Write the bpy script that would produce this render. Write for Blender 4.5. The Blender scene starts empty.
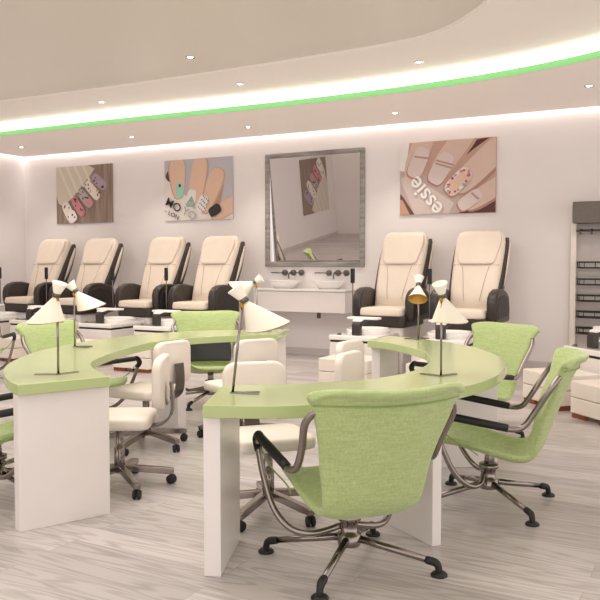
import bpy, bmesh, math, random
from mathutils import Vector, Matrix
random.seed(4)
PI = math.pi
R_ = math.radians
sc = bpy.context.scene
COL = sc.collection

# ------------------------------------------------------------------ materials
def new_mat(name):
    m = bpy.data.materials.new(name); m.use_nodes = True
    nt = m.node_tree; b = nt.nodes['Principled BSDF']
    return m, nt, b

def plain(name, col, rough=.5, metal=0., coat=0., emit=None, estr=0., noise=.03, nscale=6., bump=0., bscale=200.):
    """solid colour with a little procedural variation"""
    m, nt, b = new_mat(name)
    tc = nt.nodes.new('ShaderNodeTexCoord')
    n = nt.nodes.new('ShaderNodeTexNoise'); n.inputs['Scale'].default_value = nscale; n.inputs['Detail'].default_value = 4
    nt.links.new(tc.outputs['Object'], n.inputs['Vector'])
    r = nt.nodes.new('ShaderNodeValToRGB')
    r.color_ramp.elements[0].color = tuple(c * (1 - noise) for c in col) + (1,)
    r.color_ramp.elements[1].color = tuple(min(1, c * (1 + noise)) for c in col) + (1,)
    r.color_ramp.elements[0].position = .3; r.color_ramp.elements[1].position = .7
    nt.links.new(n.outputs['Fac'], r.inputs['Fac']); nt.links.new(r.outputs['Color'], b.inputs['Base Color'])
    b.inputs['Roughness'].default_value = rough; b.inputs['Metallic'].default_value = metal
    b.inputs['Coat Weight'].default_value = coat; b.inputs['Coat Roughness'].default_value = .05
    if emit:
        b.inputs['Emission Color'].default_value = tuple(emit) + (1,); b.inputs['Emission Strength'].default_value = estr
    if bump:
        n2 = nt.nodes.new('ShaderNodeTexNoise'); n2.inputs['Scale'].default_value = bscale
        nt.links.new(tc.outputs['Object'], n2.inputs['Vector'])
        bp = nt.nodes.new('ShaderNodeBump'); bp.inputs['Strength'].default_value = bump; bp.inputs['Distance'].default_value = .002
        nt.links.new(n2.outputs['Fac'], bp.inputs['Height']); nt.links.new(bp.outputs['Normal'], b.inputs['Normal'])
    return m

def linen(name, c0, c1):
    m, nt, b = new_mat(name)
    tc = nt.nodes.new('ShaderNodeTexCoord')
    outs = []
    for s in ((14, 14, 160), (160, 160, 14)):
        mp = nt.nodes.new('ShaderNodeMapping'); mp.inputs['Scale'].default_value = s
        nt.links.new(tc.outputs['Object'], mp.inputs['Vector'])
        n = nt.nodes.new('ShaderNodeTexNoise'); n.inputs['Scale'].default_value = 1.; n.inputs['Detail'].default_value = 3
        nt.links.new(mp.outputs['Vector'], n.inputs['Vector']); outs.append(n.outputs['Fac'])
    mx = nt.nodes.new('ShaderNodeMath'); mx.operation = 'ADD'
    nt.links.new(outs[0], mx.inputs[0]); nt.links.new(outs[1], mx.inputs[1])
    hf = nt.nodes.new('ShaderNodeMath'); hf.operation = 'MULTIPLY'; hf.inputs[1].default_value = .5
    nt.links.new(mx.outputs[0], hf.inputs[0])
    r = nt.nodes.new('ShaderNodeValToRGB'); r.color_ramp.elements[0].position = .36; r.color_ramp.elements[1].position = .66
    r.color_ramp.elements[0].color = c0 + (1,); r.color_ramp.elements[1].color = c1 + (1,)
    nt.links.new(hf.outputs[0], r.inputs['Fac']); nt.links.new(r.outputs['Color'], b.inputs['Base Color'])
    bp = nt.nodes.new('ShaderNodeBump'); bp.inputs['Strength'].default_value = .25; bp.inputs['Distance'].default_value = .002
    nt.links.new(hf.outputs[0], bp.inputs['Height']); nt.links.new(bp.outputs['Normal'], b.inputs['Normal'])
    b.inputs['Roughness'].default_value = .85; b.inputs['Sheen Weight'].default_value = .25
    return m

def planks():
    m, nt, b = new_mat('floor_planks')
    N = nt.nodes.new; L = nt.links.new
    tc = N('ShaderNodeTexCoord')
    br = N('ShaderNodeTexBrick'); br.offset = .37; br.offset_frequency = 2
    br.inputs['Color1'].default_value = (0, 0, 0, 1); br.inputs['Color2'].default_value = (1, 1, 1, 1); br.inputs['Mortar'].default_value = (.5, .5, .5, 1)
    br.inputs['Scale'].default_value = 1.; br.inputs['Brick Width'].default_value = 1.45; br.inputs['Row Height'].default_value = .185
    br.inputs['Mortar Size'].default_value = .0016; br.inputs['Mortar Smooth'].default_value = .3
    L(tc.outputs['Object'], br.inputs['Vector'])
    # plank tone
    tone = N('ShaderNodeValToRGB'); tone.color_ramp.elements[0].color = (.46, .42, .405, 1); tone.color_ramp.elements[1].color = (.63, .585, .565, 1)
    L(br.outputs['Color'], tone.inputs['Fac'])
    # grain: wavy lines stretched along the plank, shifted per plank
    sc_ = N('ShaderNodeVectorMath'); sc_.operation = 'MULTIPLY_ADD'
    L(br.outputs['Color'], sc_.inputs[0]); sc_.inputs[1].default_value = (7, 13, 3); L(tc.outputs['Object'], sc_.inputs[2])
    mp = N('ShaderNodeMapping'); mp.inputs['Scale'].default_value = (.75, 7.5, 1); L(sc_.outputs[0], mp.inputs['Vector'])
    n1 = N('ShaderNodeTexNoise'); n1.inputs['Scale'].default_value = 1.3; n1.inputs['Detail'].default_value = 1.5; n1.inputs['Distortion'].default_value = .35
    L(mp.outputs[0], n1.inputs['Vector'])
    k = N('ShaderNodeMath'); k.operation = 'MULTIPLY'; k.inputs[1].default_value = 48; L(n1.outputs['Fac'], k.inputs[0])
    s = N('ShaderNodeMath'); s.operation = 'SINE'; L(k.outputs[0], s.inputs[0])
    gr = N('ShaderNodeMapRange'); gr.inputs['From Min'].default_value = -.2; gr.inputs['From Max'].default_value = 1; gr.inputs['To Min'].default_value = 0; gr.inputs['To Max'].default_value = 1
    L(s.outputs[0], gr.inputs['Value'])
    mp2 = N('ShaderNodeMapping'); mp2.inputs['Scale'].default_value = (3, 42, 1); L(sc_.outputs[0], mp2.inputs['Vector'])
    n2 = N('ShaderNodeTexNoise'); n2.inputs['Scale'].default_value = 1.; n2.inputs['Detail'].default_value = 6; L(mp2.outputs[0], n2.inputs['Vector'])
    fm = N('ShaderNodeMath'); fm.operation = 'MULTIPLY'; L(gr.outputs[0], fm.inputs[0]); L(n2.outputs['Fac'], fm.inputs[1])
    mix = N('ShaderNodeMixRGB'); mix.blend_type = 'MULTIPLY'; mix.inputs['Color2'].default_value = (.56, .53, .515, 1)
    L(fm.outputs[0], mix.inputs['Fac']); L(tone.outputs['Color'], mix.inputs['Color1'])
    mix3 = N('ShaderNodeMixRGB'); mix3.blend_type = 'MIX'; mix3.inputs['Color2'].default_value = (.33, .29, .27, 1)
    L(br.outputs['Fac'], mix3.inputs['Fac']); L(mix.outputs[0], mix3.inputs['Color1'])
    L(mix3.outputs[0], b.inputs['Base Color'])
    b.inputs['Roughness'].default_value = .3
    bp = N('ShaderNodeBump'); bp.inputs['Strength'].default_value = .12; bp.inputs['Distance'].default_value = .002
    L(n2.outputs['Fac'], bp.inputs['Height']); L(bp.outputs['Normal'], b.inputs['Normal'])
    return m

def woodprint(name, c0, c1, axis=0):
    m, nt, b = new_mat(name)
    tc = nt.nodes.new('ShaderNodeTexCoord'); mp = nt.nodes.new('ShaderNodeMapping')
    mp.inputs['Scale'].default_value = (14, 1, 1.2) if axis else (2, 1, 14)
    nt.links.new(tc.outputs['Object'], mp.inputs['Vector'])
    n = nt.nodes.new('ShaderNodeTexNoise'); n.inputs['Scale'].default_value = 1.2; n.inputs['Detail'].default_value = 5
    nt.links.new(mp.outputs[0], n.inputs['Vector'])
    r = nt.nodes.new('ShaderNodeValToRGB'); r.color_ramp.elements[0].position = .3; r.color_ramp.elements[1].position = .7
    r.color_ramp.elements[0].color = c0 + (1,); r.color_ramp.elements[1].color = c1 + (1,)
    nt.links.new(n.outputs['Fac'], r.inputs['Fac']); nt.links.new(r.outputs['Color'], b.inputs['Base Color'])
    b.inputs['Roughness'].default_value = .45
    return m

M = {}
M['wall'] = plain('wall_paint', (.85, .80, .79), .7, noise=.012, nscale=1.5)
M['ceil'] = plain('ceiling_paint_added_glow', (.82, .745, .69), .75, noise=.01, nscale=1., emit=(1, .88, .80), estr=.14)  # faint emission added to brighten the ceilings, which are no lamps
M['ceil_in'] = plain('ceiling_panel_dimmed_glow', (.64, .575, .515), .35, noise=.01, nscale=1., emit=(1, .88, .76), estr=.10)  # base darkened for the weaker light on this panel; faint glow added too
M['floor'] = planks()
M['green_led'] = plain('green_led_band', (.25, .55, .25), .5, emit=(.25, .72, .21), estr=.55, noise=0)
M['white_led'] = plain('white_led_cove', (.9, .9, .85), .5, emit=(1, .97, .90), estr=1.9, noise=0)
M['slot_led'] = plain('wall_wash_led', (.9, .9, .88), .5, emit=(1, .94, .89), estr=10, noise=0)
M['lens'] = plain('downlight_lens', (.9, .9, .9), .4, emit=(1, .93, .82), estr=14, noise=0)
M['chrome'] = plain('polished_chrome', (.62, .57, .53), .16, 1., noise=.02)
M['dchrome'] = plain('dark_chrome', (.31, .27, .25), .2, 1., noise=.02)
M['gun'] = plain('gunmetal', (.16, .14, .13), .3, .9, noise=.04)
M['black'] = plain('black_plastic', (.010, .009, .009), .5, noise=.1)
M['rubber'] = plain('black_rubber', (.01, .01, .01), .55, noise=.1)
M['dark'] = plain('dark_brown_shell', (.037, .028, .025), .38, noise=.08, bump=.1, bscale=90)
M['darkin'] = plain('dark_brown_inset', (.028, .021, .019), .5, noise=.08)
M['cream'] = plain('cream_leather', (.80, .695, .585), .45, noise=.02, bump=.08, bscale=130)
M['cream2'] = plain('cream_upholstery', (.82, .745, .66), .5, noise=.02, bump=.06, bscale=150)
M['seam'] = plain('cream_dark_seam', (.40, .32, .26), .7, noise=.02)  # darker cream brown of the stitched seams
M['white'] = plain('white_lacquer', (.83, .78, .75), .3, noise=.01, coat=.08)
M['gloss'] = plain('white_porcelain', (.88, .85, .82), .08, noise=.01, coat=.4)
M['wfab'] = plain('white_pad', (.93, .91, .88), .4, noise=.01)
M['green_top'] = plain('green_lacquer', (.47, .56, .265), .14, noise=.015, nscale=2)
M['green_top'].node_tree.nodes['Principled BSDF'].inputs['Specular IOR Level'].default_value = .36
M['linen'] = linen('green_linen', (.37, .475, .175), (.52, .62, .29))
M['gwire'] = plain('green_piping', (.28, .38, .12), .6, noise=.03)
M['foot'] = plain('red_brown_wood', (.22, .055, .018), .4, noise=.15, nscale=20)
M['brass'] = plain('brass', (.68, .36, .05), .25, 1., noise=.03)
M['shade'] = plain('cream_enamel', (.92, .865, .73), .35, noise=.01)
M['shade_in'] = plain('golden_shade_lining', (.62, .36, .07), .4, .4, noise=.04)
M['grey'] = plain('grey_sign_panel', (.135, .112, .098), .5, noise=.06, nscale=30)
M['greypan'] = plain('grey_display_back', (.50, .46, .44), .5, noise=.02)
M['silver'] = woodprint('brushed_silver_frame', (.19, .175, .16), (.42, .39, .365), 0)
M['mirror'] = plain('mirror_glass', (.80, .77, .76), .015, 1., noise=0)
M['base'] = plain('skirting_paint', (.62, .57, .55), .4, noise=.01)

# ------------------------------------------------------------------ mesh helpers
class MB:
    """collects shapes, then links them as ONE mesh object"""
    def __init__(s): s.bm = bmesh.new(); s.mats = []
    def mi(s, mat):
        if mat is None: return 0
        if mat not in s.mats: s.mats.append(mat)
        return s.mats.index(mat)
    def faces_from(s, vs, faces, mat=None, smooth=False, T=None):
        bv = [s.bm.verts.new(T @ Vector(v) if T else Vector(v)) for v in vs]
        k = s.mi(mat)
        for f in faces:
            try:
                fc = s.bm.faces.new([bv[i] for i in f]); fc.smooth = smooth; fc.material_index = k
            except ValueError: pass
        return bv
    def box(s, c, size, rz=0, mat=None, T=None, taper=1.):
        x, y, z = [a / 2 for a in size]
        vs = [(-x, -y, -z), (x, -y, -z), (x, y, -z), (-x, y, -z), (-x * taper, -y * taper, z), (x * taper, -y * taper, z), (x * taper, y * taper, z), (-x * taper, y * taper, z)]
        X = Matrix.Translation(c) @ Matrix.Rotation(rz, 4, 'Z')
        if T: X = T @ X
        s.faces_from(vs, [(0, 3, 2, 1), (4, 5, 6, 7), (0, 1, 5, 4), (1, 2, 6, 5), (2, 3, 7, 6), (3, 0, 4, 7)], mat, T=X); return s
    def prism(s, poly, z0, z1, mat=None, T=None, smooth=False):
        n = len(poly)
        vs = [(p[0], p[1], z0) for p in poly] + [(p[0], p[1], z1) for p in poly]
        fs = [tuple(range(n))[::-1], tuple(range(n, 2 * n))] + [(i, (i + 1) % n, n + (i + 1) % n, n + i) for i in range(n)]
        s.faces_from(vs, fs, mat, T=T); return s
    def loft(s, rings, mat=None, closed=True, caps=True, smooth=True, T=None):
        n = len(rings[0]); vs = [v for r in rings for v in r]; fs = []
        for i in range(len(rings) - 1):
            for j in range(n if closed else n - 1):
                a, b = i * n + j, i * n + (j + 1) % n
                fs.append((a, b, b + n, a + n))
        if caps and closed:
            fs.append(tuple(range(n))[::-1]); fs.append(tuple(range((len(rings) - 1) * n, len(rings) * n)))
        s.faces_from(vs, fs, mat, smooth, T); return s
    def tube(s, pts, r, seg=8, mat=None, T=None, flat=None):
        """round tube along pts; r a number or one per point; flat=(w,h) gives a rectangular bar"""
        pts = [Vector(p) for p in pts]; rings = []
        up0 = None
        for i, p in enumerate(pts):
            t = (pts[min(i + 1, len(pts) - 1)] - pts[max(i - 1, 0)]).normalized()
            if up0 is None:
                up0 = Vector((0, 0, 1)) if abs(t.z) < .9 else Vector((0, 1, 0))
            a = t.cross(up0)
            if a.length < 1e-4: a = t.cross(Vector((1, 0, 0)))
            a.normalize(); b = a.cross(t).normalized(); up0 = b
            rr = r[i] if isinstance(r, (list, tuple)) else r
            if flat:
                w, h = flat; rings.append([p + a * w / 2 * sx + b * h / 2 * sz for sx, sz in ((-1, -1), (1, -1), (1, 1), (-1, 1))])
            else:
                rings.append([p + (a * math.cos(2 * PI * k / seg) + b * math.sin(2 * PI * k / seg)) * rr for k in range(seg)])
        s.loft(rings, mat, smooth=not flat, T=T); return s
    def lathe(s, prof, seg=24, mat=None, T=None, smooth=True, sx=1., sy=1., caps=False):
        rings = [[(r * math.cos(2 * PI * k / seg) * sx, r * math.sin(2 * PI * k / seg) * sy, z) for k in range(seg)] for r, z in prof]
        s.loft(rings, mat, caps=caps, smooth=smooth, T=T); return s
    def grid(s, f, nu, nv, mat=None, smooth=True, T=None):
        vs = [f(i / nu, j / nv) for j in range(nv + 1) for i in range(nu + 1)]
        fs = [(j * (nu + 1) + i, j * (nu + 1) + i + 1, (j + 1) * (nu + 1) + i + 1, (j + 1) * (nu + 1) + i) for j in range(nv) for i in range(nu)]
        s.faces_from(vs, fs, mat, smooth, T); return s
    def build(s, name, mat=None, parent=None, bevel=0, bseg=2, sub=0, solid=0, soff=0, auto=False, norm=True):
        if norm: bmesh.ops.recalc_face_normals(s.bm, faces=s.bm.faces[:])
        me = bpy.data.meshes.new(name); s.bm.to_mesh(me); s.bm.free()
        if mat: me.materials.append(mat)
        else:
            for m in s.mats: me.materials.append(m)
        o = bpy.data.objects.new(name, me); COL.objects.link(o)
        if parent: o.parent = parent
        if solid:
            md = o.modifiers.new('solid', 'SOLIDIFY'); md.thickness = solid; md.offset = soff
        if bevel:
            md = o.modifiers.new('bevel', 'BEVEL'); md.width = bevel; md.segments = bseg; md.limit_method = 'ANGLE'; md.angle_limit = math.radians(40)
        if sub:
            md = o.modifiers.new('sub', 'SUBSURF'); md.levels = sub; md.render_levels = sub
        if bevel or sub:
            for p in me.polygons: p.use_smooth = True
            if bevel and not sub:
                md = o.modifiers.new('wn', 'WEIGHTED_NORMAL'); md.keep_sharp = True
        return o

def crom(pts, n=6, closed=False):
    """Catmull-Rom through points"""
    P = [Vector(p) for p in pts]; out = []; m = len(P)
    for i in range(m if closed else m - 1):
        if closed: a, b, c, d = P[(i - 1) % m], P[i], P[(i + 1) % m], P[(i + 2) % m]
        else: a, b, c, d = P[max(i - 1, 0)], P[i], P[i + 1], P[min(i + 2, m - 1)]
        for k in range(n):
            t = k / n
            out.append(.5 * ((2 * b) + (c - a) * t + (2 * a - 5 * b + 4 * c - d) * t * t + (3 * b - a - 3 * c + d) * t ** 3))
    if not closed: out.append(P[-1])
    return out

def tag(o, label, cat, group=None):
    o['label'] = label; o['category'] = cat
    if group: o['group'] = group
    return o
def thing(name, label, cat, loc=(0, 0, 0), rz=0, group=None):
    o = bpy.data.objects.new(name, None); COL.objects.link(o); o.empty_display_size = .1
    o.location = loc; o.rotation_euler = (0, 0, rz); return tag(o, label, cat, group)
def struct(o, label):
    o['kind'] = 'structure'; o['label'] = label; return o
def copy_tree(o, parent=None):
    c = o.copy(); COL.objects.link(c)
    if parent: c.parent = parent
    for ch in list(o.children): copy_tree(ch, c)
    return c
def place(o, x, y, z=0, rz=0, label=None, group=None):
    o.location = (x, y, z); o.rotation_euler = (0, 0, rz)
    if label: o['label'] = label
    if group: o['group'] = group
    return o
def face(fx, fy): return math.atan2(-fx, fy)          # rotation that turns local +Y towards (fx, fy)
def rr(w, d, r, n=4, cx=0, cy=0):
    """rounded rectangle outline"""
    out = []
    for sx, sy, a0 in ((1, 1, 0), (-1, 1, PI / 2), (-1, -1, PI), (1, -1, 1.5 * PI)):
        for k in range(n + 1):
            a = a0 + PI / 2 * k / n
            out.append((cx + sx * (w / 2 - r) + r * math.cos(a), cy + sy * (d / 2 - r) + r * math.sin(a)))
    return out

# ------------------------------------------------------------------ the room
YW, XL, H1, H2 = 10.8, -11.75, 3.37, 3.57
XR, YF = 4.5, -3.0
struct(MB().prism([(XL - .1, YF), (XR, YF), (XR, YW + .1), (XL - .1, YW + .1)], -.08, 0).build('floor', M['floor']), 'pale grey wood plank floor')
NX0, NX1, NZ0, NZ1 = -6.42, -4.82, 1.39, 3.04          # niche that holds the tipped mirror glass
wb = MB()
for x0, x1, z0, z1 in ((XL - .1, NX0, 0, 3.7), (NX1, XR, 0, 3.7), (NX0, NX1, 0, NZ0), (NX0, NX1, NZ1, 3.7)): wb.box(((x0 + x1) / 2, YW + .1, (z0 + z1) / 2), (x1 - x0, .2, z1 - z0))
struct(wb.build('wall_back', M['wall']), 'pale pinkish white back wall')
struct(MB().box((XL - .05, (YW + YF) / 2, 1.85), (.1, YW - YF, 3.7)).build('wall_left', M['wall']), 'pale pinkish white left wall')
struct(MB().box(((XL + XR) / 2, YW - .008, .05), (XR - XL, .016, .10)).build('baseboard_back', M['base']), 'low skirting along the back wall')
struct(MB().box((XL + .008, (YW + YF) / 2, .05), (.016, YW - YF - .1, .10)).build('baseboard_left', M['base']), 'low skirting along the left wall')

struct(MB().box((-9.9, -2.45, 1.8), (3.7, .1, 3.6)).build('wall_front', M['wall']), 'pale wall closing the left end of the room behind the viewer')
edge = crom([(-13, 8.8), (-10.07, 8.79), (-7.96, 8.78), (-6.3, 8.82), (-4.8, 8.84), (-3.45, 8.77), (-2.24, 8.58), (-1.18, 8.2), (-.2, 7.55), (.6, 6.6), (1.1, 5.3), (1.3, 3.5), (1.3, 0), (1.3, -3)], 8)
edge = [p for p in edge if p[0] > XL]
edge = [(XL, 8.8)] + [(p[0], p[1]) for p in edge]
disc = crom([(-13, 7.6), (-8.76, 7.68), (-7.05, 7.72), (-5.48, 7.69), (-4.14, 7.63), (-2.97, 7.52), (-2.48, 7.33), (-2.09, 6.98), (-1.82, 6.6), (-1.55, 5.8), (-1.4, 4.5), (-1.35, 2), (-1.35, -3)], 8)
disc = [(XL, 7.62)] + [(p[0], p[1]) for p in disc if p[0] > XL]
GAP = .07
# soffit: the lower perimeter ceiling
b = MB()
outer = [(XR, -3), (XR, YW - GAP), (XL + GAP, YW - GAP), (XL + GAP, 8.8)]
poly = [p for p in edge if p[0] > XL + GAP] + outer
b.prism(poly, H1, H1 + .06)
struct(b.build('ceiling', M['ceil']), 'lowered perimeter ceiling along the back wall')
def band(pts, z0, z1, off=0):
    m = MB(); vs = [(p[0], p[1] - off, z0) for p in pts] + [(p[0], p[1] - off, z1) for p in pts]; n = len(pts)
    m.faces_from(vs, [(i, i + 1, n + i + 1, n + i) for i in range(n - 1)], smooth=True); return m
struct(band(edge, H1 - .002, H1 + .065, .004).build('trim_1', M['green_led'], solid=.006, soff=0), 'glowing green band along the ceiling edge')
struct(band(edge, H1 + .065, H2 + .01, -.02).build('trim_2', M['white_led'], solid=.006, soff=0), 'bright white cove light above the green band')
# ring between cove and inner panel
b = MB(); n = len(edge); m_ = len(disc)
def resample(P, k):
    L = [0]
    for i in range(1, len(P)): L.append(L[-1] + math.dist(P[i], P[i - 1]))
    out = []; j = 0
    for i in range(k):
        t = L[-1] * i / (k - 1)
        while j < len(L) - 2 and L[j + 1] < t: j += 1
        f = (t - L[j]) / max(1e-9, L[j + 1] - L[j]); out.append((P[j][0] + (P[j + 1][0] - P[j][0]) * f, P[j][1] + (P[j + 1][1] - P[j][1]) * f))
    return out
A = [(p[0], p[1] + .05) for p in resample(edge, 100)]; D = resample(disc, 100)
rings = [[(A[i][0], A[i][1], H2), (D[i][0], D[i][1], H2), (D[i][0], D[i][1], H2 + .05), (A[i][0], A[i][1], H2 + .05)] for i in range(100)]
b.loft(rings, smooth=False)
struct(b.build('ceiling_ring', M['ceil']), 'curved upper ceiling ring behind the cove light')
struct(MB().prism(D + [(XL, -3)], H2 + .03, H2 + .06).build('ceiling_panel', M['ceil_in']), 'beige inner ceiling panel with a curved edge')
struct(MB().prism([(XL - .1, YF), (XR, YF), (XR, YW + .1), (XL - .1, YW + .1)], 3.66, 3.72).build('ceiling_slab', M['ceil']), 'flat ceiling above the cove')
# wall wash slots
struct(MB().box(((XL + XR) / 2, YW - GAP / 2, H1 + .10), (XR - XL - .2, GAP * .8, .01)).build('trim_3', M['slot_led']), 'hidden light slot washing the back wall')
struct(MB().box((XL + GAP / 2, 4.2, H1 + .10), (GAP * .8, 13, .01)).build('trim_4', M['slot_led']), 'hidden light slot washing the left wall')

# downlights
def downlight(x, y, z, label):
    t = thing('ceiling_downlight', label, 'ceiling light', (x, y, z), 0, 'recessed ceiling downlights')
    MB().lathe([(.036, .012), (.040, -.006), (.052, -.008), (.056, -.002), (.056, .012)], 24).build('trim_ring', M['chrome'], t)
    MB().lathe([(.0, -.004), (.025, -.004), (.038, .002)], 20).build('lens', M['lens'], t)
    l = bpy.data.lights.new('downlight_beam', 'SPOT'); l.energy = 60; l.color = (1, .90, .80); l.spot_size = math.radians(105); l.spot_blend = .7; l.shadow_soft_size = .06
    lo = bpy.data.objects.new('downlight_beam', l); COL.objects.link(lo); lo.location = (x, y, z - .03)
for x, y, z, lb in ((-10.71, 9.79, H1, 'round recessed downlight nearest the left wall corner'),
                    (-8.34, 9.84, H1, 'round recessed downlight above the two left nail art prints'),
                    (-6.25, 9.93, H1, 'round recessed downlight above the left edge of the mirror'),
                    (-3.97, 9.93, H1, 'round recessed downlight above the rightmost nail art print'),
                    (-1.47, 9.46, H1, 'round recessed downlight at the far right of the lowered ceiling'),
                    (-7.565, 8.31, H2, 'leftmost round downlight just above the bright cove strip'),
                    (-5.17, 7.06, H2 + .03, 'round downlight in the beige inner ceiling panel'),
                    (-5.33, 8.28, H2, 'round downlight just above the cove strip near picture centre'),
                    (-3.05, 8.31, H2, 'rightmost round downlight just above the bright cove strip')):
    downlight(x, y, z, lb)

# ------------------------------------------------------------------ desks
DZ = .777
def desk(name, label, outer, inner, legs, grp):
    t = thing(name, label, 'desk', (0, 0, 0), 0, grp)
    o = [(p[0], p[1]) for p in crom([(*q, 0) for q in outer], 6)]; i = [(p[0], p[1]) for p in crom([(*q, 0) for q in inner], 6)]
    b = MB(); poly = o + i[::-1]; b.prism(poly, DZ - .057, DZ)
    top = b.build('desktop', M['green_top'], t, bevel=.004)
    for (ax, ay), (bx, by), th in legs:
        v = Vector((bx - ax, by - ay, 0)); p = Vector((-v.y, v.x, 0)).normalized() * th
        MB().prism([(ax, ay), (bx, by), (bx + p.x, by + p.y), (ax + p.x, ay + p.y)], 0, DZ - .057).build('leg_panel', M['white'], t, bevel=.003)
    return t
desk('curved_manicure_desk', 'curved green topped manicure desk on white panels at left, opening to the right',
     [(-3.205, 2.885), (-3.389, 2.984), (-3.674, 3.2), (-3.95, 3.48), (-4.2, 3.85), (-4.37, 4.2), (-4.52, 4.7), (-4.58, 5.1), (-4.56, 5.47), (-4.42, 5.85), (-4.15, 6.2), (-3.68, 6.55)],
     [(-3.008, 3.349), (-3.20, 3.47), (-3.37, 3.6), (-3.53, 3.76), (-3.66, 3.96), (-3.86, 4.4), (-4.0, 4.85), (-4.02, 5.2), (-3.95, 5.45), (-3.8, 5.72), (-3.51, 6.06)],
     [((-3.236, 2.908), (-3.035, 3.37), .075), ((-4.40, 5.42), (-3.97, 5.22), .075), ((-3.55, 6.10), (-3.68, 6.50), .075)], 'curved manicure desks')
desk('curved_manicure_desk', 'curved green topped manicure desk in front at right, wrapping round to the back',
     [(-2.04, 2.86), (-1.78, 2.97), (-1.62, 3.11), (-1.40, 3.38), (-1.24, 3.72), (-1.16, 4.08), (-1.15, 4.456), (-1.23, 4.97), (-1.355, 5.276), (-1.56, 5.65), (-1.79, 5.92), (-2.06, 6.13), (-2.38, 6.30), (-2.586, 6.35)],
     [(-2.271, 3.354), (-2.1, 3.51), (-1.926, 3.656), (-1.797, 3.807), (-1.70, 3.985), (-1.634, 4.2), (-1.63, 4.53), (-1.70, 4.888), (-1.79, 5.1), (-1.93, 5.38), (-2.22, 5.69), (-2.463, 5.867), (-2.6, 5.93)],
     [((-2.055, 2.885), (-2.24, 3.33), -.077), ((-1.252, 3.775), (-1.62, 4.02), .055), ((-1.45, 5.50), (-1.83, 5.24), .075), ((-2.575, 5.96), (-2.565, 6.32), -.075)], 'curved manicure desks')

# ------------------------------------------------------------------ green visitor chairs (front = +Y)
def make_green_chair():
    t = thing('visitor_armchair', 'x', 'chair')
    # bucket shell as one upholstered surface
    prof = crom([(0, .315, .375), (0, .275, .40), (0, .13, .385), (0, -.02, .345), (0, -.15, .312), (0, -.225, .325), (0, -.278, .395), (0, -.322, .51), (0, -.365, .625), (0, -.405, .73), (0, -.442, .815), (0, -.478, .872), (0, -.515, .894), (0, -.545, .882)], 4)
    wid = [.225, .24, .25, .25, .238, .228, .235, .25, .272, .30, .33, .36, .372, .364]
    def shell(u, v):
        s = u * 2 - 1; f = v * (len(prof) - 1); i = min(int(f), len(prof) - 2); p = prof[i].lerp(prof[i + 1], f - i)
        g = v * 13; k = min(int(g), 12); w = wid[k] + (wid[k + 1] - wid[k]) * (g - k)
        back = max(0, min(1, (v - .36) / .2))
        top = max(0, min(1, (v - .70) / .2))
        y = p.y + back * (.075 + .05 * top) * s * s; z = p.z + (1 - back) * .04 * s ** 4 + top * .022 * s * s
        if v > .78: z -= (v - .78) / .22 * .06 * abs(s) ** 6
        if v < .12: y -= (.12 - v) / .12 * .05 * abs(s) ** 4
        return (s * w, y, z)
    MB().grid(shell, 14, 40).build('seat_shell', M['linen'], t, solid=.036, soff=-1, sub=1)
    sm = MB(); sm.tube([(lambda q: (q[0], q[1] - .040, q[2] - .012))(shell(k / 20, .79)) for k in range(21)], .0035, 5); sm.build('back_seam', M['gwire'], t)
    # black glimpse of the shell edge band below the arms
    for s in (-1, 1):
        a = crom([(s * .03, .03, .175), (s * .16, .04, .15), (s * .25, .10, .162), (s * .312, .175, .245), (s * .342, .24, .39), (s * .352, .275, .49), (s * .355, .29, .535), (s * .355, .275, .568), (s * .355, .23, .565)], 5)
        a2 = crom([(s * .352, -.06, .518), (s * .345, -.14, .510), (s * .333, -.195, .53), (s * .333, -.255, .62), (s * .347, -.328, .74), (s * .318, -.37, .80)], 5)
        MB().tube(a, .0155, 10).build('arm_frame', M['dchrome'], t)
        MB().tube(a2, .0165, 10).build('back_support', M['dchrome'], t)
        pd = MB(); pd.tube(crom([(s * .355, .272, .505), (s * .355, .302, .54), (s * .355, .275, .576), (s * .355, .22, .568), (s * .348, -.11, .515)], 5), [.020] * 6 + [.022] * 14 + [.021], 10)
        pd.build('armrest_pad', M['black'], t)
        MB().tube(crom([(s * .35, .265, .52), (s * .32, .20, .44), (s * .275, .10, .375), (s * .268, .05, .34)], 5), .004, 6).build('seat_cord', M['gwire'], t)
    h = MB(); h.lathe([(.0, .09), (.052, .09), (.056, .10), (.056, .145), (.04, .15), (.04, .20), (.055, .21), (.055, .235), (.0, .235)], 20)
    h.build('swivel_hub', M['dchrome'], t)
    MB().tube([(0, 0, .2), (0, -.01, .335)], .03, 10).build('seat_post', M['dchrome'], t)
    bs = bpy.data.objects.new('star_base', None); 
    b = MB()
    for k in range(4):
        a = PI / 4 + k * PI / 2; c, s = math.cos(a), math.sin(a)
        b.tube([(c * .04, s * .04, .125), (c * .39, s * .39, .062)], [.018, .0145], 10)
    base = b.build('star_base', M['dchrome'], t)
    for k in range(4):
        a = PI / 4 + k * PI / 2; c, s = math.cos(a), math.sin(a)
        g = MB(); g.tube(crom([(c * .36, s * .36, .066), (c * .405, s * .405, .057), (c * .418, s * .418, .035), (c * .42, s * .42, .012)], 3), [.017, .0185, .019, .0185, .0175, .0165, .016, .016, .016, .016][:10], 10)
        g.lathe([(.0, .018), (.03, .016), (.038, .008), (.038, 0), (.0, 0)], 16, T=Matrix.Translation((c * .42, s * .42, 0)))
        g.build('glide_foot', M['black'], base)
    return t
GC = 'green visitor armchairs around the manicure desks'
green0 = make_green_chair()
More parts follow.
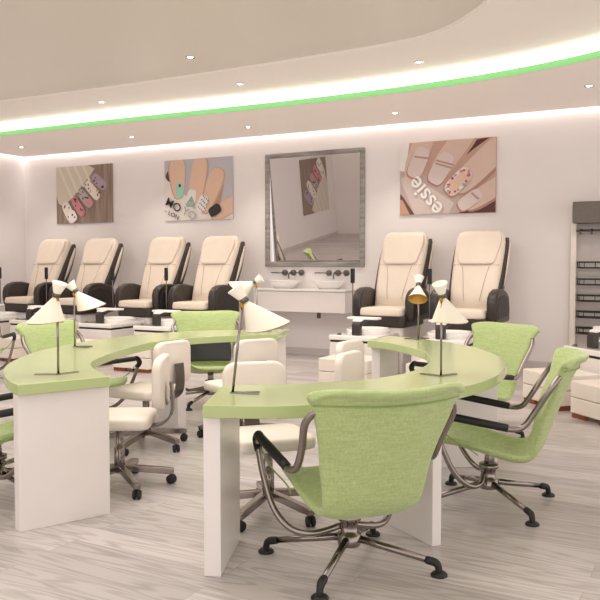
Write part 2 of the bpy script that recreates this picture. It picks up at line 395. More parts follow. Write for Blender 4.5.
gch = [((-1.55, 3.335), (-.755, .655), 4, 'green linen armchair in the foreground, its back turned to the viewer'),
       ((-1.235, 4.58), (-.97, -.23), -10, 'green linen armchair at right, seen from its side at the desk end'),
       ((-1.85, 6.25), (-.48, -.88), 0, 'green linen armchair behind the right desk, facing the viewer at an angle'),
       ((-4.57, 6.55), (.67, -.75), 8, 'green linen armchair behind the left desk, below the two left pedicure chairs beside the mirror'),
       ((-4.77, 5.0), (.995, .06), 0, 'green linen armchair tucked behind the left desk beside its two near lamps'),
       ((-3.92, 3.36), (.78, .62), 0, 'green linen armchair cut by the left frame edge beside the white desk panel'),
       ((-7.74, 6.35), (.9, -.43), 0, 'green linen armchair barely showing at the left frame edge, farther back')]
green_objs = []
for i, (p, f, da, lb) in enumerate(gch):
    o = green0 if i == 0 else copy_tree(green0)
    place(o, p[0], p[1], 0, face(*f), lb, GC); green_objs.append(o)
    for ch in o.children:
        if ch.name.startswith('star_base'): ch.rotation_euler.z = math.radians(da)
# dark lower-back panel seen only on the chair behind the left desk
lp = MB(); lp.grid(lambda u, v: ((u * 2 - 1) * (.225 + .012 * math.sin(v * 3)), -.215 - v * .075 + .05 * (u * 2 - 1) ** 2, .40 + v * .22), 10, 6)
lp.build('lumbar_panel', M['black'], green_objs[3], solid=.03, soff=0, bevel=.008)['label'] = 'black lower back panel'

# ------------------------------------------------------------------ technician stools with back (front = +Y)
def make_stool():
    t = thing('technician_chair', 'x', 'chair')
    s = MB(); R = rr(.44, .43, .06, 5)
    def ring(k, z): return [(x * k, y * k, z + .012 * (1 - k)) for x, y in R]
    s.loft([ring(.93, .392), ring(.99, .40), ring(1, .415), ring(1, .44), ring(.975, .456), ring(.9, .462), ring(.5, .466)])
    s.build('seat_cushion', M['cream2'], t)
    B = rr(.385, .315, .075, 5)
    bk = MB()
    def br(k, y): return [(x * k, y - .05 * (x / .21) ** 2 * -1 * .5 - .0, .665 + z * k - 0) for x, z in B]
    bk.loft([br(.9, -.252), br(.985, -.258), br(1, -.268), br(1, -.295), br(.985, -.304), br(.9, -.31)])
    bk.build('backrest', M['cream2'], t)
    j = MB(); j.tube(crom([(0, -.05, .385), (0, -.18, .382), (0, -.27, .40), (0, -.325, .46), (0, -.334, .56), (0, -.325, .66)], 5), .01, flat=(.09, .014))
    j.build('back_bracket', M['gun'], t)
    c = MB(); c.lathe([(.0, .09), (.034, .09), (.034, .25), (.026, .255), (.026, .375), (.06, .38), (.06, .392), (0, .392)], 16)
    c.build('gas_column', M['dchrome'], t)
    l = MB()
    for k in range(5):
        a = PI / 2 + .3 + k * 2 * PI / 5; ca, sa = math.cos(a), math.sin(a)
        l.tube([(ca * .02, sa * .02, .12), (ca * .315, sa * .315, .082)], .01, flat=(.042, .04))
        l.tube([(ca * .29, sa * .29, .085), (ca * .335, sa * .335, .078)], .01, flat=(.044, .036))
    base = l.build('star_base', M['dchrome'], t, bevel=.004)
    for k in range(5):
        a = PI / 2 + .3 + k * 2 * PI / 5; ca, sa = math.cos(a), math.sin(a)
        w = MB(); X = Matrix.Translation((ca * .32, sa * .32, .029)) @ Matrix.Rotation(a + 1., 4, 'Z') @ Matrix.Rotation(PI / 2, 4, 'Y')
        w.lathe([(.0, -.024), (.024, -.024), (.029, -.019), (.029, -.006), (.012, -.004), (.012, .004), (.029, .006), (.029, .019), (.024, .024), (.0, .024)], 16, T=X)
        w.tube([(ca * .32, sa * .32, .03), (ca * .32, sa * .32, .07)], .01, 8)
        w.build('caster', M['rubber'], base)
    return t
ST = 'cream technician chairs inside the desk ring'
stool0 = make_stool()
stools = [((-3.36, 3.82), (-.86, -.50), 'cream castor chair beside the left desk end panel, its thin back seen edge on'),
          ((-3.92, 4.76), (-1, .04), 'cream castor chair with dark back plate, second behind the left desk end'),
          ((-3.43, 5.30), (-.90, .43), 'cream castor chair below the far end of the left desk, back to the viewer'),
          ((-2.26, 3.79), (.74, -.67), 'cream castor chair behind the front desk lamp, seat showing under the desk'),
          ((-1.92, 4.70), (.985, .02), 'nearer of the two cream chair backs standing inside the right desk curve'),
          ((-2.24, 5.38), (1, -.04), 'farther of the two cream chair backs standing inside the right desk curve')]
for i, (p, f, lb) in enumerate(stools):
    o = stool0 if i == 0 else copy_tree(stool0)
    place(o, p[0], p[1], 0, face(*f), lb, ST)
    for ch in o.children:
        if ch.name.startswith('star_base'): ch.rotation_euler.z = (.52, .23, .4, .18, .3, .1)[i]

# ------------------------------------------------------------------ desk lamps
def desk_lamp(x, y, label, aim, tilt, rz, lean=0., hs=.43, half=.9, sl=.205, kob=.22):
    """double cone shade on a thin stem; aim = horizontal heading of the big mouth, tilt = degrees below horizontal"""
    t = thing('desk_lamp', label, 'lamp', (x, y, DZ), 0, 'double cone lamps on the manicure desks')
    f = MB()
    for a in (rz - half, rz + half):
        d = Vector((math.cos(a), math.sin(a), 0)); n = Vector((-d.y, d.x, 0)) * .009
        f.prism([tuple((-d * .012 - n)[:2]), tuple((d * .13 - n)[:2]), tuple((d * .13 + n)[:2]), tuple((-d * .012 + n)[:2])], 0, .008)
    f.build('foot', M['dchrome'], t)
    top = Vector((lean, 0, hs))
    MB().tube([(0, 0, .006), tuple(top)], .0065, 8).build('stem', M['dchrome'], t)
    k = MB(); k.tube([top - Vector((0, 0, .018)), top + Vector((0, 0, .018))], .011, 10); k.build('knuckle', M['brass'], t)
    ax = Vector((math.cos(aim) * math.cos(tilt), math.sin(aim) * math.cos(tilt), -math.sin(tilt)))
    side = Vector((math.sin(aim), -math.cos(aim), 0))
    Q = ax.to_track_quat('Z', 'Y').to_matrix().to_4x4()
    off = top + Vector((0, 0, .03)) + ax * .015
    X = Matrix.Translation(off) @ Q
    upv = side.cross(ax).normalized()
    if upv.z < 0: upv = -upv
    def cone(r0, half, slant, push, rev=False):
        rings = []
        for tt in (.1, .4, .7, 1.):
            ring = []
            for q in range(36):
                th = 2 * PI * q / 36; ln = slant * (1 + kob * math.cos(th) * tt)
                ring.append(off + ax * push + (ax * math.cos(half) + (upv * math.cos(th) + side * math.sin(th)) * math.sin(half)) * ln * tt)
            rings.append(ring)
        m = MB(); m.loft(rings, caps=False); return m
    o = cone(0, R_(29), sl, -.012).build('shade', M['shade'], t)
    cone(0, R_(27.8), sl - .001, -.008).build('shade_lining', M['shade_in'], o)
    s2 = MB(); s2.lathe([(.017, .0), (.043, -.072), (.041, -.072), (.015, -.004)], 28, T=X); s2.lathe([(.0, -.060), (.037, -.060)], 28, T=X); s2.build('upper_cone', M['shade'], t)
    MB().lathe([(.0185, -.012), (.0215, -.012), (.0215, .012), (.0185, .012)], 20, T=X).build('collar', M['gun'], t)
    return t
desk_lamp(-3.30, 3.255, 'double cone lamp nearest the viewer on the left desk', R_(185), R_(70), R_(145), half=1.15)
desk_lamp(-4.29, 4.40, 'double cone lamp farther back on the left desk, shade pointing right', R_(40), R_(54), R_(20), hs=.40, half=.3)
desk_lamp(-2.095, 3.185, 'double cone lamp on the front end of the right desk, shade tipped to the right', R_(38), R_(55), R_(25), lean=.055, half=.2)
desk_lamp(-3.80, 6.20, 'small looking double cone lamp at the far end of the left desk', R_(200), R_(30), R_(60), lean=-.02)
desk_lamp(-2.25, 6.16, 'double cone lamp at the far end of the right desk, below the back wall chairs', R_(-75), R_(58), R_(118), half=.85, sl=.165, kob=0.)
desk_lamp(-1.405, 4.21, 'double cone lamp midway round the right desk behind the foreground armchair', R_(80), R_(66), R_(118), half=.85)

# ------------------------------------------------------------------ pedicure chairs (front = -Y, origin on the floor at the wall side)
def make_pedicure_chair():
    t = thing('pedicure_chair', 'x', 'chair')
    MB().prism(rr(.58, .72, .05, 3, 0, -.82), 0, .58).build('plinth', M['white'], t, bevel=.006)
    MB().prism(rr(.66, .76, .08, 4, 0, -.82), .585, .725).build('seat_base', M['dark'], t, bevel=.015)
    R = rr(.58, .70, .07, 4, 0, -.87); s = MB()
    s.loft([[(x, y, .728) for x, y in R], [(x * 1.01, y - .01, .755) for x, y in R], [(x, y, .80) for x, y in R], [(x * .96, y * .995 - .004, .822) for x, y in R], [(x * .8, -.87 + (y + .87) * .8, .832) for x, y in R]])
    s.build('seat', M['cream'], t)
    def sec(w, d, yc, z):
        return [(x, yc + y, z - y * .45) for x, y in rr(w, d, min(w, d) * .42, 4)]
    b = MB(); b.loft([sec(.58, .12, -.68, .80), sec(.60, .15, -.625, .95), sec(.625, .16, -.54, 1.15), sec(.64, .16, -.45, 1.36), sec(.645, .15, -.365, 1.55), sec(.635, .14, -.31, 1.68), sec(.59, .12, -.275, 1.765), sec(.50, .08, -.258, 1.80)])
    back = b.build('backrest', M['cream'], t)
    h = MB(); rings = []
    for k, dy in enumerate((.015, -.012, -.045, -.06)):
        sh = (0, 0, .004, .045)[k]; kx = (.97, 1.0, .99, .86)[k]
        ring = []
        for (x, z) in ((-.19, 1.385 + sh), (-.225, 1.40 + sh), (-.245, 1.435 + sh * .6), (-.292, 1.64), (-.292, 1.72 - sh * .3), (-.272, 1.775 - sh * .8), (-.215, 1.805 - sh), (.215, 1.805 - sh), (.272, 1.775 - sh * .8), (.292, 1.72 - sh * .3), (.292, 1.64), (.245, 1.435 + sh * .6), (.225, 1.40 + sh), (.19, 1.385 + sh)):
            yb = -.525 + (z - 1.36) * .45 + max(0, z - 1.66) * .05
            ring.append((x * kx, yb + dy, z))
        rings.append(ring)
    h.loft(rings); h.build('headrest', M['cream'], t, bevel=.008)
    for s in (-1, 1):
        MB().tube(crom([(s * .10, -.722, .92), (s * .12, -.685, 1.05), (s * .15, -.592, 1.25), (s * .175, -.556, 1.36)], 4), .0028, 6).build('stitching', M['seam'], back)
    MB().tube([(-.31, -.535, 1.375), (0, -.545, 1.375), (.31, -.535, 1.375)], .003, 6).build('stitching', M['seam'], back)
    for s in (-1, 1):
        pts = crom([(s * .31, -.55, .86), (s * .33, -.50, 1.05), (s * .342, -.405, 1.25), (s * .347, -.315, 1.45), (s * .342, -.235, 1.63), (s * .325, -.195, 1.73)], 4)
        dep = [.20, .21, .22, .225, .23, .23, .23, .225, .22, .215, .21, .20, .19, .18, .165, .15, .135, .115, .095, .07, .035]
        rings = []
        for i, p in enumerate(pts):
            d = dep[i] / 2; rings.append([(p.x - s * .03, p.y - d, p.z), (p.x, p.y - d * .9, p.z), (p.x + s * .008, p.y, p.z), (p.x, p.y + d * .9, p.z), (p.x - s * .03, p.y + d, p.z)])
        m = MB(); m.loft(rings); sd = m.build('side_shell', M['dark'], t)
        rings = []
        for i, p in enumerate(pts[5:18]):
            q = i / 12; w = .066 * math.sin(PI * (.12 + .76 * q)); rings.append([(p.x - s * .002, p.y + .02 - w, p.z), (p.x + s * .018, p.y + .02, p.z), (p.x - s * .002, p.y + .02 + w, p.z)])
        m = MB(); m.loft(rings); m.build('side_inset', M['cream'], sd)
    XF = lambda s: Matrix(((0, 0, s, 0), (1, 0, 0, 0), (0, 1, 0, 0), (0, 0, 0, 1)))
    for s in (-1, 1):
        prof = [(-1.10, .66), (-1.135, .79), (-1.14, .91), (-1.11, .995), (-1.04, 1.05), (-.93, 1.08), (-.78, 1.082), (-.62, 1.05), (-.50, .99), (-.46, .84), (-.46, .66)]
        x0, x1 = (.30, .425)
        m = MB(); m.prism(prof, x0, x1, T=XF(s)); ar = m.build('armrest', M['dark'], t, bevel=.035, bseg=3)
        ins = [(-1.05, .72), (-1.07, .86), (-1.02, .96), (-.91, 1.005), (-.76, 1.005), (-.57, .94), (-.53, .74)]
        m = MB(); m.prism(ins, x1 - .01, x1 + .006, T=XF(s)); m.build('arm_inset', M['darkin'], ar, bevel=.005)
    MB().tube([(-.31, -1.10, .66), (-.385, -1.19, .70), (-.385, -1.20, .80), (-.385, -1.20, 1.15)], .008, 8).build('remote_stalk', M['gun'], t)
    MB().box((-.385, -1.20, 1.235), (.055, .03, .19)).build('remote_control', M['black'], t, bevel=.008)
    return t

# foot spa in front of each chair (front = -Y)
def make_foot_spa():
    t = thing('foot_spa', 'x', 'foot spa')
    def trap(w0, w1, y0, y1): return [(-w0 / 2, y0), (w0 / 2, y0), (w1 / 2, y1), (-w1 / 2, y1)]
    MB().prism(trap(.62, .54, -.38, .41), 0, .455).build('pedestal', M['white'], t, bevel=.012)
    MB().prism(trap(.60, .52, -.368, .40), .455, .48).build('recess_band', M['black'], t)
    MB().prism(trap(.63, .55, -.39, .415), .48, .54).build('rim_slab', M['gloss'], t, bevel=.014)
    bw = MB(); bw.lathe([(.265, .0), (.272, .035), (.262, .058), (.245, .06), (.225, .03), (.20, -.05), (.10, -.10), (.0, -.105)], 36, sy=1.12, T=Matrix.Translation((0, .09, .538)))
    bw.build('basin', M['gloss'], t)
    br = MB(); w = .055
    br.loft([[(x, y, .538) for x, y in ((-w, -.30), (w, -.30), (w, -.23), (-w, -.23))], [(x, y, .655) for x, y in ((-w, -.30), (w, -.30), (w, -.225), (-w, -.225))], [(-w, -.275, .70), (w, -.275, .70), (w, -.19, .655), (-w, -.19, .655)], [(-w, -.20, .725), (w, -.20, .725), (w, -.13, .68), (-w, -.13, .68)], [(-w, .0, .735), (w, .0, .735), (w, .0, .70), (-w, .0, .70)]], smooth=False)
    br.build('footrest_bracket', M['dark'], t, bevel=.012)
    pd = MB(); Q = [(-.055, -.27), (.055, -.27), (.06, -.17), (.20, -.12), (.20, .03), (-.20, .03), (-.20, -.12), (-.06, -.17)]
    pd.loft([[(x, y, .715 + min(0, (y + .17)) * .25 + k * .028) for x, y in Q] for k in (0, 1)], smooth=False)
    pd.build('footrest_pad', M['wfab'], t, bevel=.009)
    MB().lathe([(0, .56), (.022, .56), (.026, .54)], 14, T=Matrix.Translation((-.2, -.33, 0))).build('jet_button', M['gun'], t)
    return t

def make_ottoman():
    t = thing('leather_ottoman', 'x', 'ottoman')
    MB().prism(rr(.60, .50, .025, 3), .045, .185).build('lower_cushion', M['cream2'], t, bevel=.01)
    MB().prism(rr(.60, .50, .025, 3), .189, .334).build('upper_cushion', M['cream2'], t, bevel=.012)
    for sx in (-1, 1):
        for sy in (-1, 1):
            MB().prism([(sx * .285, sy * .235), (sx * .10, sy * .235), (sx * .085, sy * .20), (sx * .25, sy * .20), (sx * .25, sy * .09), (sx * .285, sy * .08)], 0, .047).build('foot', M['foot'], t)
    return t

chair0, spa0, ott0 = make_pedicure_chair(), make_foot_spa(), make_ottoman()
names = ['farthest left, in the corner', 'second from the left wall', 'third from the left wall', 'nearest the mirror on its left side', 'nearest the mirror on its right side', 'rightmost, next to the display rack']
chx = [-10.46, -9.39, -7.99, -6.965, -3.95, -2.91]
for i, x in enumerate(chx):
    c = chair0 if i == 0 else copy_tree(chair0)
    place(c, x, YW - .19, 0, 0, 'cream reclining pedicure chair with dark arms, ' + names[i], 'cream pedicure chairs along the back wall')
    s = spa0 if i == 0 else copy_tree(spa0)
    place(s, x + .0, 8.96, 0, 0, 'white foot spa before the pedicure chair ' + names[i].replace('farthest left, in', 'in').replace('rightmost, next to', 'next to'), 'white foot spas along the back wall')
    o = ott0 if i == 0 else copy_tree(ott0)
    place(o, x + .16, 8.20, 0, 0, 'cream ottoman before the foot spa of the chair ' + names[i].replace('farthest left, in', 'in').replace('rightmost, next to', 'next to'), 'cream ottomans before the foot spas')
# diagonal row at the right
d45 = R_(-45)
s = copy_tree(spa0); place(s, -1.06, 8.69, 0, d45, 'white foot spa cut by the right frame edge, set at an angle', 'white foot spas of the diagonal row')
o = copy_tree(ott0); place(o, -1.48, 8.12, 0, R_(-45), 'cream ottoman at right, farther of the two by the frame edge', 'cream ottomans of the diagonal row')
o = copy_tree(ott0); place(o, -.905, 7.49, 0, R_(-45), 'cream ottoman at right, nearer of the two by the frame edge', 'cream ottomans of the diagonal row')

# ------------------------------------------------------------------ wash basin vanity
VX0, VX1, VY = -6.40, -4.86, 10.30
t = thing('vanity_cabinet', 'white wall hung vanity cabinet below the mirror', 'cabinet', ((VX0 + VX1) / 2, YW, 0))
w = VX1 - VX0
MB().box((0, -.25, .83), (w - .01, .48, .30)).build('drawer_front', M['white'], t, bevel=.004)
MB().box((0, -.255, 1.003), (w, .505, .035)).build('counter', M['gloss'], t, bevel=.004)
MB().tube([(.22, -.25, .58), (.22, -.25, .70)], .03, 12).build('drain_pipe', M['gun'], t)
for k, (bx, nm) in enumerate(((-5.99, 'left'), (-5.23, 'right'))):
    t = thing('vessel_sink', f'white oval vessel sink, {nm} one on the vanity', 'sink', (bx, YW - .27, 1.0205), 0, 'oval vessel sinks on the vanity')
    MB().lathe([(.0, .0), (.15, .0), (.17, .012), (.255, .105), (.26, .118), (.25, .118), (.20, .06), (.13, .03), (.0, .025)], 36, sy=.72).build('bowl', M['gloss'], t)
    MB().lathe([(0, .03), (.02, .03), (.022, .026)], 14).build('drain', M['chrome'], t)
    t = thing('wall_faucet', f'dark metal wall faucet above the {nm} vessel sink', 'faucet', (bx - .11, YW, 1.25), 0, 'wall faucets above the sinks')
    Y90 = Matrix.Rotation(PI / 2, 4, 'X')
    for dx in (-.02, .13, -.15)[:3]:
        pass
    for dx, nmn in ((-.02, 'valve_rose'), (.13, 'spout_rose'), (.27, 'valve_rose')):
        MB().lathe([(0, .05), (.028, .05), (.042, .04), (.045, .0), (0, 0)], 18, T=Matrix.Translation((dx, -.0, 0)) @ Y90).build(nmn, M['gun'], t)
    MB().tube(crom([(.13, -.03, 0), (.13, -.12, .005), (.13, -.16, -.02), (.13, -.165, -.09)], 4), .012, 10).build('spout', M['gun'], t)
    MB().tube([(-.02, -.06, 0), (-.24, -.06, 0)], .009, 8).build('handle', M['gun'], t)
    MB().tube([(.27, -.06, -.045), (.27, -.06, .045)], .008, 8).tube([(.20, -.06, 0), (.34, -.06, 0)], .008, 8).build('cross_handle', M['gun'], t)

# ------------------------------------------------------------------ mirror
MT = 5.1            # the glass sits tipped in its frame
t = thing('wall_mirror', 'large silver framed mirror above the vanity', 'mirror', (-5.59, YW, 2.22))
mw, mh, fw, fd = 1.69, 1.745, .075, .045
f = MB()
for (cx, cz, sx, sz) in ((-mw / 2 + fw / 2, 0, fw, mh), (mw / 2 - fw / 2, 0, fw, mh), (0, mh / 2 - fw / 2, mw - 2 * fw, fw), (0, -mh / 2 + fw / 2, mw - 2 * fw, fw)):
    f.box((cx, -fd / 2, cz), (sx, fd, sz))
f.build('frame', M['silver'], t, bevel=.012)
gl = MB(); gw, gh = mw - 2 * fw, mh - 2 * fw; gy = gh * math.sin(R_(MT))
gl.faces_from([(-gw / 2, -.028 + gy, -gh / 2), (gw / 2, -.028 + gy, -gh / 2), (gw / 2, -.028, gh / 2), (-gw / 2, -.028, gh / 2)], [(0, 1, 2, 3)])
gl.build('mirror_glass', M['mirror'], t, norm=False)
t.location = (-5.62, YW, 2.216)

# ------------------------------------------------------------------ nail art prints
def flat(name, c, rough=.4, noise=.02): return plain(name, c, rough, noise=noise, nscale=8)
P = {}
for k, c in dict(beige=(.66, .60, .50), beige2=(.74, .69, .60), cream=(.80, .72, .66), pink=(.60, .24, .27), pink2=(.58, .30, .33), lilac=(.42, .32, .40), greyp=(.46, .43, .40), ink=(.02, .018, .02), skin=(.76, .53, .40), skin2=(.60, .37, .26), skin3=(.50, .29, .20), lav=(.52, .50, .54), pale=(.80, .74, .70), mint=(.36, .68, .52), green=(.25, .40, .31), wht=(.84, .81, .78), gr=(.42, .41, .41), rosy=(.68, .50, .43), rosy2=(.55, .34, .27), rosy3=(.42, .22, .17), lac=(.70, .58, .55), lac2=(.78, .69, .66), stripe=(.48, .28, .25), maroon=(.09, .012, .012), mauve=(.50, .39, .36), mauve2=(.62, .52, .49), magenta=(.60, .05, .17), yellow=(.72, .60, .34), cuff=(.07, .03, .025), brownd=(.14, .06, .04), tan=(.55, .33, .22)).items():
    P[k] = flat('print_' + k, c)
P['wood'] = woodprint('print_wood', (.20, .135, .10), (.36, .27, .215), 1)
class Art:
    """flat print: layers of shapes, each 0.4 mm above the last; u,v in 0..1, v up"""
    def __init__(s, w, h, bg): s.w, s.h = w, h; s.b = MB(); s.k = 0; s.b.box((0, .0125, 0), (w, .025, h), mat=bg)
    def poly(s, pts, mat):
        s.k += 1; y = -.0006 * s.k
        pts = clip([(u, v) for u, v in pts])
        if len(pts) < 3: return
        s.b.faces_from([((u - .5) * s.w, y, (v - .5) * s.h) for u, v in pts], [tuple(range(len(pts)))], mat)
    def blob(s, cx, cy, L, W, ang, mat, p=2.6, n=28, taper=0.):
        """superellipse lying along ang (degrees) in picture units of height"""
        a = R_(ang); out = []
        for i in range(n):
            q = 2 * PI * i / n; c, d = math.cos(q), math.sin(q)
            x = math.copysign(abs(c) ** (2 / p), c) * L / 2; y = math.copysign(abs(d) ** (2 / p), d) * W / 2 * (1 + taper * x / L)
            out.append((cx + (x * math.cos(a) - y * math.sin(a)) * s.h / s.w, cy + x * math.sin(a) + y * math.cos(a)))
        s.poly(out, mat)
    def nail(s, cx, cy, L, W, ang, mat): s.blob(cx, cy, L, W, ang, mat, 3.4)
    def done(s, name, parent): return s.b.build(name, None, parent, norm=False)
def clip(P_):
    for ax, lim, sg in ((0, 0, 1), (0, 1, -1), (1, 0, 1), (1, 1, -1)):
        out = []
        for i in range(len(P_)):
            a, b_ = P_[i], P_[(i + 1) % len(P_)]
            ia, ib = (a[ax] - lim) * sg >= 0, (b_[ax] - lim) * sg >= 0
            if ia: out.append(a)
            if ia != ib:
                t_ = (lim - a[ax]) / (b_[ax] - a[ax]); out.append((a[0] + (b_[0] - a[0]) * t_, a[1] + (b_[1] - a[1]) * t_))
        P_ = out
        if not P_: break
    return P_
def lettering(txt, size, x, z, ang, mat, parent, y=-.03, name='lettering', sx=1., bold=.0):
    cu = bpy.data.curves.new('txt', 'FONT'); cu.body = txt; cu.size = size; cu.offset = bold; cu.align_x = 'LEFT'
    o = bpy.data.objects.new('txt', cu); COL.objects.link(o)
    dg = bpy.context.evaluated_depsgraph_get(); me = bpy.data.meshes.new_from_object(o.evaluated_get(dg))
    bpy.data.objects.remove(o); me.materials.clear(); me.materials.append(mat); me.name = name
    ob = bpy.data.objects.new(name, me); COL.objects.link(ob); ob.parent = parent
    ob.matrix_local = Matrix.Translation((x, y, z)) @ Matrix.Rotation(-ang, 4, 'Y') @ Matrix.Rotation(PI / 2, 4, 'X') @ Matrix.Diagonal((sx, 1, 1, 1))
    return ob
def nail_tips(art):
    """print 1: fan of nail tips over wood"""
    a = art
    a.poly([(0, 1), (.58, 1), (.70, .93), (.60, .80), (.30, .45), (.12, .30), (.04, .36), (0, .5)], P['beige'])
    for k in range(4): a.poly([(.02 + k * .15, 1), (.07 + k * .15, 1), (.30 + k * .11, .46 + k * .09), (.27 + k * .11, .44 + k * .09)], P['beige2'])
    for cx, cy, L, W, an, m1, m2 in ((.78, .70, .36, .17, -38, 'lilac', None), (.66, .56, .42, .17, -44, 'cream', None), (.53, .43, .38, .16, -47, 'greyp', 'pink2'), (.41, .29, .40, .16, -52, 'pink', None), (.24, .19, .40, .19, -58, 'cream', 'wht')):
        a.nail(cx, cy, L, W, an, P[m1])
        if m2: a.nail(cx + .07, cy - .075, L * .5, W * .98, an, P[m2])
        rnd = random.Random(int(cx * 100))
        for q in range(7):
            d = rnd.uniform(-.42, .42) * L; e = rnd.uniform(-.3, .3) * W; r = R_(an)
            a.blob(cx + d * math.cos(r) - e * math.sin(r), cy + d * math.sin(r) + e * math.cos(r), rnd.uniform(.025, .06), rnd.uniform(.014, .03), rnd.uniform(0, 180), P['ink'], n=10)
t = thing('wall_print', 'square nail art print of decorated tips on brown wood, leftmost on the back wall', 'picture', (-10.24, YW - .032, 2.625), 0, 'nail art prints on the back wall')
a = Art(1.32, 1.02, P['wood']); nail_tips(a); a.done('canvas', t)
t = thing('wall_print', 'nail art print of four fingers with mint and black nails, left of the mirror', 'picture', (-7.75, YW - .032, 2.605), 0, 'nail art prints on the back wall')
a = Art(1.36, 1.0, P['lav'])
a.poly([(0, .72), (.1, .66), (.2, .48), (.5, .3), (.8, .24), (1, .3), (1, 0), (0, 0)], P['pale'])
a.blob(.10, .73, .18, .22, 60, P['cuff'])
a.poly([(.74, .45), (.88, .55), (.82, .22), (.66, .25)], P['skin3'])
a.blob(.93, .19, .72, .27, 25, P['skin2'], 3); a.blob(.935, .20, .70, .24, 25, P['skin'], 3)
a.blob(.705, .46, .80, .31, 64, P['skin2'], 3, taper=.3); a.blob(.695, .465, .78, .28, 64, P['skin'], 3, taper=.3)
a.blob(.505, .61, .86, .33, 79, P['skin2'], 3, taper=.3); a.blob(.495, .615, .84, .30, 79, P['skin'], 3, taper=.3)
a.blob(.20, .685, .68, .33, 94, P['skin2'], 3, taper=.5); a.blob(.206, .69, .66, .30, 94, P['skin'], 3, taper=.5)
a.nail(.229, .49, .25, .15, 92, P['mint']); a.blob(.236, .575, .05, .05, 0, P['ink'])
a.nail(.406, .355, .30, .18, 77, P['wht']); a.poly([(.415, .40), (.325, .27), (.335, .225), (.44, .21), (.465, .25)], P['green'])
for q in range(8): a.blob(.36 + .022 * (q % 4), .25 + .03 * (q // 4) + .015 * (q % 2), .015, .015, 0, P['wht'], n=8)
a.nail(.57, .265, .28, .19, 60, P['wht'])
for r in range(4):
    for q in range(4): a.blob(.527 + .026 * r + .022 * q - .012, .165 + .058 * r - .026 * q + .045, .022, .022, 45, P['ink'], n=8)
a.nail(.756, .147, .24, .165, 28, P['ink'])
a.done('canvas', t)
lettering('MO', .19, -.655, -.225, R_(-27), P['ink'], t, bold=.003, sx=1.1)
lettering('YO', .19, -.315, -.385, R_(-27), P['gr'], t, bold=.002, sx=1.1)
lettering('\u2013 LON', .10, -.675, -.355, R_(-25), P['ink'], t, bold=.001, sx=1.15)
t = thing('wall_print', 'nail art print of pale pink nails holding a bottle, right of the mirror', 'picture', (-3.535, YW - .032, 2.59), 0, 'nail art prints on the back wall')
a = Art(1.37, 1.01, P['rosy2'])
a.poly([(0, .62), (.08, .66), (.45, .42), (.62, .24), (.72, .0), (0, 0)], P['mauve'])
a.poly([(.0, .50), (.10, .58), (.58, .14), (.52, 0), (.16, 0)], P['mauve2'])
a.poly([(0, 1), (.10, 1), (.06, .6), (0, .62)], P['wht'])
a.poly([(0, .3), (.04, .24), (.16, 0), (0, 0)], P['brownd']); a.poly([(.0, .22), (.03, .2), (.11, 0), (0, 0)], P['tan'])
a.poly([(.80, .98), (.94, 1), (.78, .86), (.70, .78)], P['maroon'])
a.poly([(.62, .0), (.82, .10), (1, .2), (1, 0)], P['maroon'])
a.blob(.22, .90, .90, .30, 70, P['rosy'], 3); a.blob(.60, .88, 1.0, .34, 52, P['rosy2'], 3); a.blob(.585, .89, .98, .30, 52, P['rosy'], 3)
a.blob(.90, .66, 1.1, .36, 42, P['rosy3'], 3); a.blob(.885, .68, 1.1, .33, 42, P['rosy'], 3)
a.blob(.95, .27, .80, .27, 30, P['rosy3'], 3); a.blob(.94, .285, .8, .24, 30, P['rosy'], 3)
for cx, cy, L, W, an in ((.20, .72, .44, .235, 66), (.44, .62, .46, .25, 60), (.745, .175, .36, .18, 34)):
    a.nail(cx - .012, cy - .02, L, W, an, P['rosy3']); a.nail(cx, cy, L, W, an, P['lac'])
for (x0, y0, x1, y1) in ((.155, .805, .31, .77), (.39, .735, .58, .655), (.385, .695, .56, .615), (.76, .27, .835, .18)):
    dx, dy = x1 - x0, y1 - y0; n_ = math.hypot(dx, dy); ox, oy = -dy / n_ * .012, dx / n_ * .012
    a.poly([(x0 - ox, y0 - oy), (x1 - ox, y1 - oy), (x1 + ox, y1 + oy), (x0 + ox, y0 + oy)], P['stripe'])
a.nail(.615, .415, .44, .235, 44, P['rosy3']); a.nail(.625, .43, .43, .225, 44, P['lac2']); a.nail(.622, .428, .30, .13, 44, P['skin'])
rnd = random.Random(5)
for q in range(22):
    u = 2 * PI * q / 22; x = math.cos(u) * .19; y = math.sin(u) * .09; r = R_(44)
    a.blob(.625 + (x * math.cos(r) - y * math.sin(r)) * .73, .43 + x * math.sin(r) + y * math.cos(r), rnd.uniform(.03, .06), rnd.uniform(.025, .045), rnd.uniform(0, 180), P[('magenta', 'yellow', 'magenta', 'pink', 'wht', 'green')[q % 6]], n=10)
a.done('canvas', t)
# embossed word on the bottle, turned the way the bottle lies
lettering('essie', .32, -.02, -.43, R_(130), P['wht'], t, y=-.032, bold=.004, sx=1.)

t = thing('wall_print', 'large nail art print added upside down on the left wall for the mirror reflection', 'picture', (XL + .032, -1.0, 1.75), R_(90))  # print added out of view only to shape what the glass reflects
a = Art(1.75, 1.7, P['wood']); nail_tips(a); cv = a.done('canvas', t); cv.rotation_euler = (0, PI, 0); cv.scale.x = -1
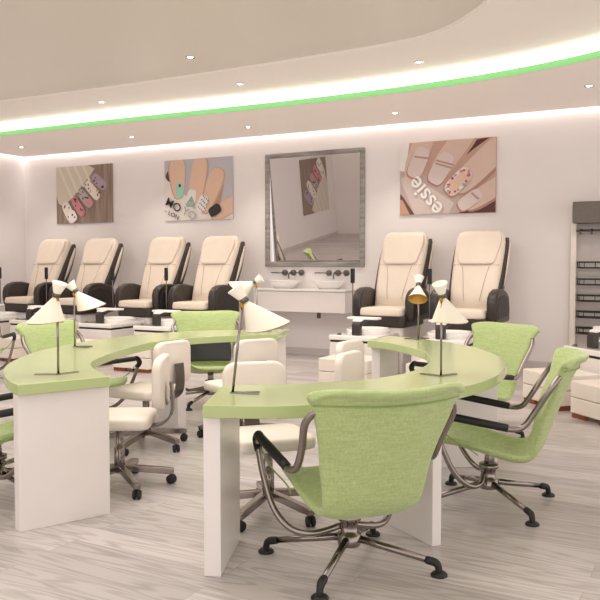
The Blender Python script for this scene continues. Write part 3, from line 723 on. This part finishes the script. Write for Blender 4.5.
# ------------------------------------------------------------------ display rack at the right
t = thing('display_rack', 'grey topped display rack with black wire baskets at the right frame edge', 'display rack', (-1.85, YW - .03, 0))
MB().box((.5, -.02, 1.15), (1.0, .03, 2.0)).build('back_panel', M['greypan'], t)
MB().box((.035, -.07, .97), (.07, .10, 1.94)).box((.965, -.07, .97), (.07, .10, 1.94)).build('side_post', M['cream2'], t, bevel=.006)
MB().box((.53, -.13, 2.035), (.98, .22, .27)).build('header_sign', M['grey'], t, bevel=.004)
r = MB(); r.tube([(.07, -.14, 1.81), (.94, -.14, 1.81)], .014, 8)
rail = r.build('hook_rail', M['gun'], t)
for k in range(6): MB().tube(crom([(.13 + k * .13, -.14, 1.825), (.13 + k * .13, -.17, 1.80), (.13 + k * .13, -.175, 1.78), (.13 + k * .13, -.16, 1.77)], 3), .014, 6).build('hook', M['gun'], rail)
for z in (1.375, 1.165, .96, .755, .55):
    g = MB(); out = [(.09, -.10), (.11, -.22), (.20, -.30), (.5, -.34), (.8, -.30), (.89, -.22), (.91, -.10)]
    c3 = crom([(x, y, 0) for x, y in out], 4)
    for dz in (-.035, .035):
        g.tube([(p.x, p.y, z + dz) for p in c3], .011, 6); g.tube([(.09, -.10, z + dz), (.91, -.10, z + dz)], .007, 6)
    for p in c3[::2]: g.tube([(p.x, p.y, z - .035), (p.x, p.y, z + .035)], .005, 5)
    for k in range(9): g.tube([(.13 + k * .0925, -.10, z - .035), (.13 + k * .0925, -.24 - .08 * math.sin(PI * k / 8), z - .035)], .004, 5)
    g.build('wire_basket', M['black'], t)

# ------------------------------------------------------------------ light
wd = bpy.data.worlds.new('world'); sc.world = wd; wd.use_nodes = True
bg = wd.node_tree.nodes['Background']; bg.inputs['Color'].default_value = (1, .935, .91, 1); bg.inputs['Strength'].default_value = 1.45
def area(name, loc, size, e, col=(1, .94, .89), rot=(0, 0, 0)):
    l = bpy.data.lights.new(name, 'AREA'); l.shape = 'RECTANGLE'; l.size, l.size_y = size; l.energy = e; l.color = col
    o = bpy.data.objects.new(name, l); COL.objects.link(o); o.location = loc; o.rotation_euler = rot; return o
area('added_fill_light', (-3.2, 4.6, H2), (3.5, 3.5), 110)  # unseen fills added to brighten the room, not fittings of this ceiling
area('added_fill_light', (-7.5, 5.0, H2), (4, 3), 95)
area('added_fill_light', (-2.0, .8, H2), (4, 3), 60)

# ------------------------------------------------------------------ camera
cd = bpy.data.cameras.new('camera'); cam = bpy.data.objects.new('camera', cd); COL.objects.link(cam)
cd.sensor_width = 36; cd.sensor_fit = 'HORIZONTAL'; cd.lens = 48; cd.clip_end = 100
cam.location = (0, 0, 1.4); cam.rotation_euler = (R_(90 - 2.65), 0, R_(28.5)); sc.camera = cam
sc.view_settings.view_transform = 'Standard'; sc.view_settings.look = 'None'; sc.view_settings.exposure = .05
sc.cycles.max_bounces = 8
